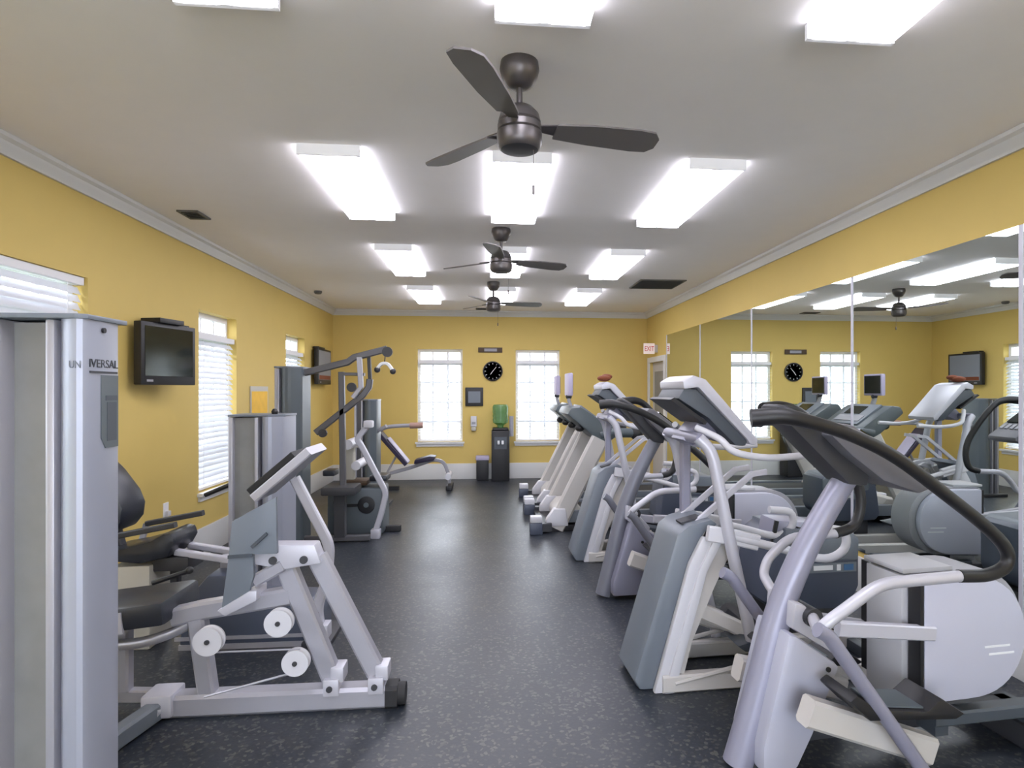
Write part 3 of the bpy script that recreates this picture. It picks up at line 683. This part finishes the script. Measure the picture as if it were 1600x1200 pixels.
obj('curved_tube', MB().tube(cat([l(-1.95, 2.96, .30), l(-1.68, 2.96, .325), l(-1.54, 2.96, .338), l(-1.43, 2.97, .37), l(-1.35, 2.97, .41)], 5), .024, 12), 'silver', t)
obj('seat_support', MB().bar([l(-1.66, 3.02, .10), l(-1.66, 3.02, .43)], .06, .06), 'silver', t)

# second machine: seat on rails, foot plate arm, low shroud, short tower
def press_arm(t, P, pts, plate, y):
    a = obj('press_arm', MB().bar(fil([(x, y, z) for x, z in pts], .06, 6), .05, .055), 'light_silver', t)
    (x0, z0), (x1, z1) = plate
    d = Vector((x1 - x0, 0, z1 - z0)); n = Vector((-d.z, 0, d.x)).normalized()
    fp = obj('foot_plate', MB().bar([(x0, y, z0), (x1, y, z1)], .34, .05), 'light_silver', t)
    q = -n * .028 if n.z > 0 else n * .028
    obj('plate_pad', MB().bar([(x0 - q.x * 1.6, y, z0 - q.z * 1.6), (x0 * .2 + x1 * .8 - q.x * 1.6, y, z0 * .2 + z1 * .8 - q.z * 1.6)], .30, .035), 'rubber', fp)
    fx, fz = pts[-1]
    obj('arm_hinge', MB().box(fx - .04, fx + .05, y - .05, y + .05, fz - .06, fz + .05, bev=.008), 'light_silver', t)
P = (-1.5, 3.85, 0)
t = thing('leg_press', 'seated leg press with black backrest at left, its short grey tower before the far window', 'weight machine', P)
g = lambda pts: [(x - P[0], z) for x, z in pts]
obj('shroud', MB().prism(g([(-1.74, .02), (-1.71, .27), (-1.585, .42), (-1.45, .42), (-1.40, .26), (-1.03, .235), (-.98, .18), (-.98, .02)]), -.16, .18, 'y', bev=.02), 'navy_slate', t)
obj('shroud_trim', MB().box(-.26, .52, -.166, -.158, .055, .075).box(-.24, .51, -.162, .182, 0, .03), 'silver', t)
for y in (-.06, .10): obj('slide_rail', MB().bar([(-.30, y, .535), (.10, y, .46)], .045, .035), 'light_silver', t)
obj('rail_stand', MB().bar([(-.05, .02, .49), (-.05, .02, .36)], .06, .06), 'silver', t)
sc = [(-2.10, .56), (-2.08, .51), (-1.88, .49), (-1.73, .52), (-1.685, .60), (-1.70, .655), (-1.75, .66), (-1.82, .62), (-1.95, .585)]
obj('seat', MB().prism([(x - .08, z) for x, z in g(sc)], -.15, .15, 'y', bev=.025), 'vinyl_black', t)
bk = [(-2.22, 1.06), (-2.10, 1.06), (-2.05, 1.0), (-1.965, .88), (-1.935, .80), (-1.945, .72), (-1.99, .66), (-2.06, .65), (-2.10, .72), (-2.16, .90)]
obj('backrest', MB().prism([(x - .12, z) for x, z in g(bk)], -.13, .13, 'y', bev=.035), 'vinyl_black', t)
obj('back_post', MB().bar([(-.70, 0, .80), (-.63, 0, .54), (-.42, 0, .52)], .06, .05), 'charcoal', t)
for s in (-1, 1):
    ar = obj('armrest', MB().bar([(-.58, .17 * s, .655), (-.25, .17 * s, .715)], .04, .032), 'charcoal', t)
    obj('arm_bracket', MB().bar([(-.60, .14 * s, .53), (-.58, .17 * s, .655)], .03, .03), 'mid_grey', ar)
obj('seat_box', MB().box(-.62, -.41, -.13, .13, .0, .475, bev=.012), 'beige', t)
obj('seat_carriage', MB().box(-.42, -.22, -.09, .11, .43, .51, bev=.01).bar([(-.34, .02, .46), (-.34, .02, .2), (-.2, .02, .2)], .05, .05), 'charcoal', t)
press_arm(t, P, [(.375, .96), (.575, .56), (.56, .37), (.50, .19), (.525, .06)], ((.20, .87), (.50, 1.13)), -.10)
obj('arm_base', MB().box(.44, .60, -.2, .15, 0, .03, bev=.004), 'charcoal', t)
tower_parts(t, -1.84 - P[0], -1.475 - P[0], 4.60 - P[1], 4.95 - P[1], 1.285, split=.60)
obj('tower_base', MB().bar([(-.15, .18, .04), (-.15, .80, .04)], .07, .07).box(-.36, .05, .70, 1.12, 0, .04), 'silver', t)
obj('tower_knob', MB().lathe([(.02, 0), (.024, .02), (.012, .04)], c=(-.05, .85, 1.297)), 'black', t)
obj('side_handle', MB().tube([(-.60, 1.0, .69), (-.40, 1.0, .775)], .016, 8).ellip((-.39, 1.0, .78), .035, .03, .04).bar([(-.39, 1.0, .78), (-.33, .95, .76)], .02, .02), 'black', t)

# third: tall dark tower with a lat pulldown frame
P = (-1.6, 6.2, 0)
t = thing('lat_pulldown_machine', 'tall dark grey tower with an overhead pulldown frame at left', 'weight machine', P)
tower_parts(t, -2.0 - P[0], -1.765 - P[0], -.16, .20, 1.685, split=.22, face='frame_grey', col='slate')
fr = lambda n, pts, w=.055, m='frame_grey', y=0: obj(n, MB().bar([(x - P[0], y, z) for x, z in pts], .06, w), m, t)
fr('top_beam', [(-1.765, 1.64), (-1.36, 1.745), (-1.30, 1.79), (-.985, 1.875)], .065)
fr('upright', [(-1.42, 1.65), (-1.41, 1.0), (-1.40, .05)], .055)
fr('swing_lever', [(-1.66, 1.06), (-1.22, 1.42), (-1.16, 1.50), (-1.15, 1.58)], .06)
fr('hanger', [(-1.24, 1.79), (-1.225, 1.50), (-1.30, 1.40)], .045, 'silver', -.05)
fr('hanger', [(-1.165, 1.80), (-1.15, 1.50)], .03, 'charcoal', .03)
fr('spreader', [(-1.41, 1.63), (-1.20, 1.625)], .03)
fr('foot_rail', [(-1.95, .035), (-1.15, .035)], .06)
obj('beam_pulley', MB().lathe([(.05, -.015), (.05, .015)], M=Matrix.Translation((.62, -.02, 1.845)) @ Matrix.Rotation(R(90), 4, 'X')), 'charcoal', t)
obj('lever_pulley', MB().lathe([(.045, -.015), (.045, .015)], M=Matrix.Translation((.29, -.06, 1.50)) @ Matrix.Rotation(R(90), 4, 'X')).lathe([(.04, -.015), (.04, .015)], M=Matrix.Translation((.02, -.06, 1.06)) @ Matrix.Rotation(R(90), 4, 'X')), 'charcoal', t)
hd = obj('pull_handle', MB().bar(fil([(.52, 0, 1.68), (.56, 0, 1.735), (.62, 0, 1.735), (.67, 0, 1.665)], .03), .05, .03), 'label_white', t)
obj('handle_grip', MB().ellip((.52, 0, 1.672), .03, .035, .03).ellip((.67, 0, 1.657), .03, .035, .03), 'charcoal', hd)
obj('chain', MB().tube([(.60, 0, 1.84), (.59, 0, 1.735)], .006, 6), 'charcoal', t)
obj('seat', MB().box(.02, .34, -.16, .16, .47, .55, bev=.02).box(.12, .22, -.05, .05, .05, .47), 'charcoal', t)

# fourth: low grey shrouded machine with two round openings and a bent arm
P = (-1.33, 6.62, 0)
t = thing('leg_curl_machine', 'low blue grey shrouded weight machine with round dark openings and bent silver arm', 'weight machine', P)
sy = -.20
obj('shroud', MB().prism([(-.28, .02), (-.28, .48), (.26, .475), (.27, .02)], sy, .22, 'y', bev=.02), 'slate', t)
ds = MB()
for x, z, r in ((.105, .315, .085), (-.16, .345, .055)):
    ds.lathe([(r, -.012), (r, .012), (r * .8, .016)], M=Matrix.Translation((x, sy - .002, z)) @ Matrix.Rotation(R(90), 4, 'X'))
ds.bar([(-.10, sy - .006, .31), (.03, sy - .006, .315)], .012, .03)
op = obj('round_opening', ds, 'black', t)
obj('hub', MB().cyl((.105, sy - .025, .315), (.105, sy, .315), .025), 'slate', op)
obj('top_pad', MB().box(-.16, .10, -.14, .12, .50, .55, bev=.015), 'brown', t)
obj('seat_column', MB().bar([(-.10, 0, .54), (-.10, 0, .95)], .09, .10).box(-.17, .0, -.06, .06, .88, .95), 'beige', t)
obj('side_pad', MB().box(.12, .30, -.15, .12, .54, .60, bev=.02), 'vinyl_black', t)
obj('side_pad', MB().box(-.34, -.22, -.15, .05, .60, .66, bev=.015), 'vinyl_black', t)
ar = obj('bent_arm', MB().bar(fil([(.145, -.30, 1.13), (.03, -.30, .985), (.07, -.30, .93), (.315, -.30, .45), (.27, -.30, .25), (.21, -.30, .06)], .05, 5), .05, .055), 'light_silver', t)
obj('arm_hinge', MB().box(.17, .26, -.34, -.25, .0, .09, bev=.008), 'light_silver', ar)
obj('arm_tip', MB().box(.10, .19, -.35, -.25, 1.10, 1.17, bev=.015), 'off_white', ar)
obj('roller', MB().cyl((-.06, -.30, .93), (-.06, .10, .93), .05).cyl((.02, -.30, .72), (.02, .10, .72), .045), 'off_white', t)
obj('floor_foot', MB().box(.26, .42, -.04, .04, 0, .06, bev=.01).box(-.24, .24, -.23, .24, 0, .025), 'rubber', t)

# fifth: short tower against the far left
P = (-1.53, 8.1, 0)
t = thing('weight_stack_tower', 'short grey weight tower at the back left behind the bent silver arm', 'weight machine', P)
tower_parts(t, -.14, .13, -.15, .20, 1.345, split=.42, face='frame_grey', col='slate')
obj('seat_arm', MB().bar([(.12, 0, .95), (.24, -.05, 1.02)], .04, .04), 'silver', t)
obj('foot', MB().box(-.22, .28, -.20, .26, 0, .04, bev=.006), 'charcoal', t)

# incline bench
P = (-1.15, 9.4, 0)
t = thing('weight_bench', 'adjustable incline bench with dark purple backrest below the back window', 'bench', P)
g = lambda pts: [(x - P[0], z) for x, z in pts]
b_ = g([(-1.60, .84), (-1.20, .375)])
bp = obj('backrest', MB().bar([(b_[0][0], 0, b_[0][1]), (b_[1][0], 0, b_[1][1])], .28, .06), 'purple_pad', t)
obj('backrest_edge', MB().bar([(b_[0][0] + .13, 0, b_[0][1] - .07), (b_[1][0] + .02, 0, b_[1][1] + .035)], .25, .012), 'lilac_plastic', bp)
obj('seat', MB().prism(g([(-1.09, .385), (-.80, .435), (-.78, .49), (-.86, .50), (-1.08, .445)]), -.14, .14, 'y', bev=.015), 'purple_pad', t)
obj('frame', MB().bar(fil([(x, 0, z) for x, z in g([(-1.60, .20), (-1.15, .32), (-.80, .44), (-.66, .40), (-.59, .22), (-.58, .08)])], .08), .06, .05), 'mid_grey', t)
obj('front_foot', MB().box(.53, .62, -.22, .22, 0, .07, bev=.012), 'black', t)
obj('roller', MB().cyl((.56, -.20, .20), (.56, .20, .20), .045), 'off_white', t)
obj('rear_foot', MB().box(-.50, -.16, -.10, -.02, .0, .06).box(-.50, -.42, -.22, .22, 0, .06).bar([(-.45, 0, .05), (-.45, 0, .22)], .05, .05), 'black', t)
obj('support_strut', MB().bar([(-.36, 0, .22), (-.20, 0, .52)], .03, .03), 'mid_grey', t)
at = obj('arm_tube', MB().tube(cat([(x, -.1, z) for x, z in g([(-1.62, .86), (-1.50, .925), (-1.30, .95), (-1.02, .955)])], 4), .03, 10), 'mid_grey', t)
obj('arm_grip', MB().cyl((.0, -.1, .952), (.19, -.1, .955), .045, 12), 'wood_pink', at)

# ------------------------------------------------------------------ wall things
def television(label, c, w, h, ang, lit):
    """ang: direction the screen faces, degrees from +X"""
    t = thing('television', label, 'television', c, ang)
    b = obj('bezel', MB().box(-.03, .03, -w / 2, w / 2, -h / 2, h / 2, bev=.008), 'black', t)
    obj('picture' if lit else 'screen', MB().box(.0295, .0325, -w / 2 + .035, w / 2 - .035, -h / 2 + .065, h / 2 - .03), 'tv_picture' if lit else 'screen', b)
    if lit: obj('picture_band', MB().box(.0325, .0335, -w / 2 + .05, w / 2 - .05, -h / 2 + .07, -h / 2 + .13), 'rust_cloth', b)
    obj('badge', MB().box(.0295, .032, w * .22 - .1 - w * .45, w * .22 - .04 - w * .45, -h / 2 + .022, -h / 2 + .038), 'mid_grey', b)
    return t
tv = television('black television turned out from the left wall beside the near window', (-2.385, 4.875, 1.735), .56, .45, -12, False)
obj('wall_arm', MB().box(-.115, -.03, -.05, .05, -.08, .08).box(-.117, -.10, -.14, .14, -.12, .12), 'charcoal', tv)
obj('top_box', MB().box(-.10, .055, -.13, .12, .226, .262, bev=.005).box(-.10, .02, .10, .22, .215, .235), 'black', tv)
tv = television('black television flat on the left wall near the back corner, playing a picture', (-2.445, 9.50, 1.82), .72, .52, 0, True)
obj('wall_mount', MB().box(-.074, -.03, -.12, .12, -.12, .12), 'charcoal', tv)
obj('top_box', MB().box(-.06, .02, -.30, .05, .262, .285, bev=.004), 'black', tv)
o = thing('wall_poster', 'bright yellow framed sheet on the left wall above the short grey tower', 'sign', (XL, 7.12, 1.36))
obj('frame', MB().box(.001, .014, -.26, .26, -.19, .155, bev=.003), 'beige', o)
obj('sheet', MB().box(.0141, .016, -.235, .235, -.165, .10), 'yellow_sheet', o)
o = thing('wall_outlet', 'small white outlet low on the left wall behind the black backrest', 'outlet', (XL, 5.134, .53))
obj('plate', MB().box(.001, .009, -.037, .037, -.06, .06, bev=.003), 'white_vinyl', o)
obj('plug', MB().box(.009, .035, -.018, .022, -.045, -.005, bev=.004), 'off_white', o)
# back wall
o = thing('wall_plaque', 'narrow dark plaque on the back wall above the clock', 'sign', (.033, YB, 2.142))
obj('board', MB().box(-.20, .20, -.02, -.001, -.042, .042, bev=.004), 'brown', o)
obj('panel', MB().box(-.10, .11, -.023, -.02, -.024, .024), 'mid_grey', o)
o = thing('wall_clock', 'round dark wall clock between the back windows', 'clock', (.074, YB, 1.79))
MX = Matrix.Rotation(R(90), 4, 'X')
obj('rim', MB().lathe([(.165, .001), (.165, .03), (.15, .036), (.145, .018)], M=MX, seg=40), 'charcoal', o)
obj('dial', MB().lathe([(.145, .012), (.145, .018)], M=MX, seg=40), 'purple_grey', o)
tk = MB()
for k in range(12):
    a = R(30 * k); tk.box(-.004, .004, -.022, -.0185, .115, .135, Matrix.Rotation(a, 4, 'Y'))
obj('hour_marks', tk, 'label_white', o)
obj('hands', MB().box(-.004, .004, -.026, -.022, -.02, .09, Matrix.Rotation(R(40), 4, 'Y')).box(-.005, .005, -.029, -.026, -.015, .065, Matrix.Rotation(R(215), 4, 'Y')), 'label_white', o)
o = thing('notice_frame', 'dark framed notice on the back wall left of the water cooler', 'frame', (-.232, YB, 1.364))
obj('frame', MB().box(-.148, .148, -.03, -.001, -.155, .155, bev=.012), 'black', o)
obj('notice', MB().box(-.10, .10, -.0325, -.03, -.10, .09), 'slate_light', o)
o = thing('soap_dispenser', 'small white dispenser on the back wall below the dark framed notice', 'dispenser', (-.24, YB, .92))
obj('body', MB().box(-.05, .05, -.07, -.001, -.05, .125, bev=.015), 'off_white', o)
obj('spout', MB().box(-.04, .04, -.06, -.005, -.12, -.05, bev=.01), 'beige', o)
obj('window_strip', MB().box(-.03, .03, -.073, -.069, -.01, .03), 'mid_grey', o)
wc = thing('water_cooler', 'black floor standing water cooler against the back wall', 'water cooler', (.197, 10.20, 0))
cb = MB().box(-.145, .145, -.15, .15, 0, .82, bev=.02).box(-.13, .13, -.14, .14, .82, .86, bev=.02)
obj('cabinet', cb, 'black', wc)
obj('tap_recess', MB().box(-.10, .10, -.153, -.149, .52, .72), 'slate_dark', wc)
obj('tap', MB().box(-.05, -.015, -.19, -.15, .60, .66, bev=.006).box(.015, .05, -.19, -.15, .60, .66, bev=.006), 'label_white', wc)
obj('cup_tube', MB().cyl((.178, -.05, .72), (.178, -.05, 1.05), .035).box(.145, .178, -.07, -.03, .8, .86), 'mid_grey', wc)
bt = obj('water_bottle', MB().lathe([(.05, .86), (.055, .90), (.12, .94), (.128, .99), (.12, 1.02), (.128, 1.05), (.12, 1.08), (.128, 1.11), (.128, 1.20), (.11, 1.235), (.02, 1.24)]), 'bottle')
bt.location = (.197, 10.20, .002); tag(bt, 'green tinted water bottle upside down on the black cooler', 'bottle')
tb = thing('trash_bin', 'small black bin with a pale liner beside the water cooler', 'bin', (-.095, 10.24, 0))
obj('bin_body', MB().prism([(-.10, -.08), (.10, -.08), (.10, .08), (-.10, .08)], 0, .36, 'z', bev=.02), 'black', tb)
obj('liner', MB().box(-.11, .11, -.09, .09, .33, .40, bev=.018), 'lilac_plastic', tb)
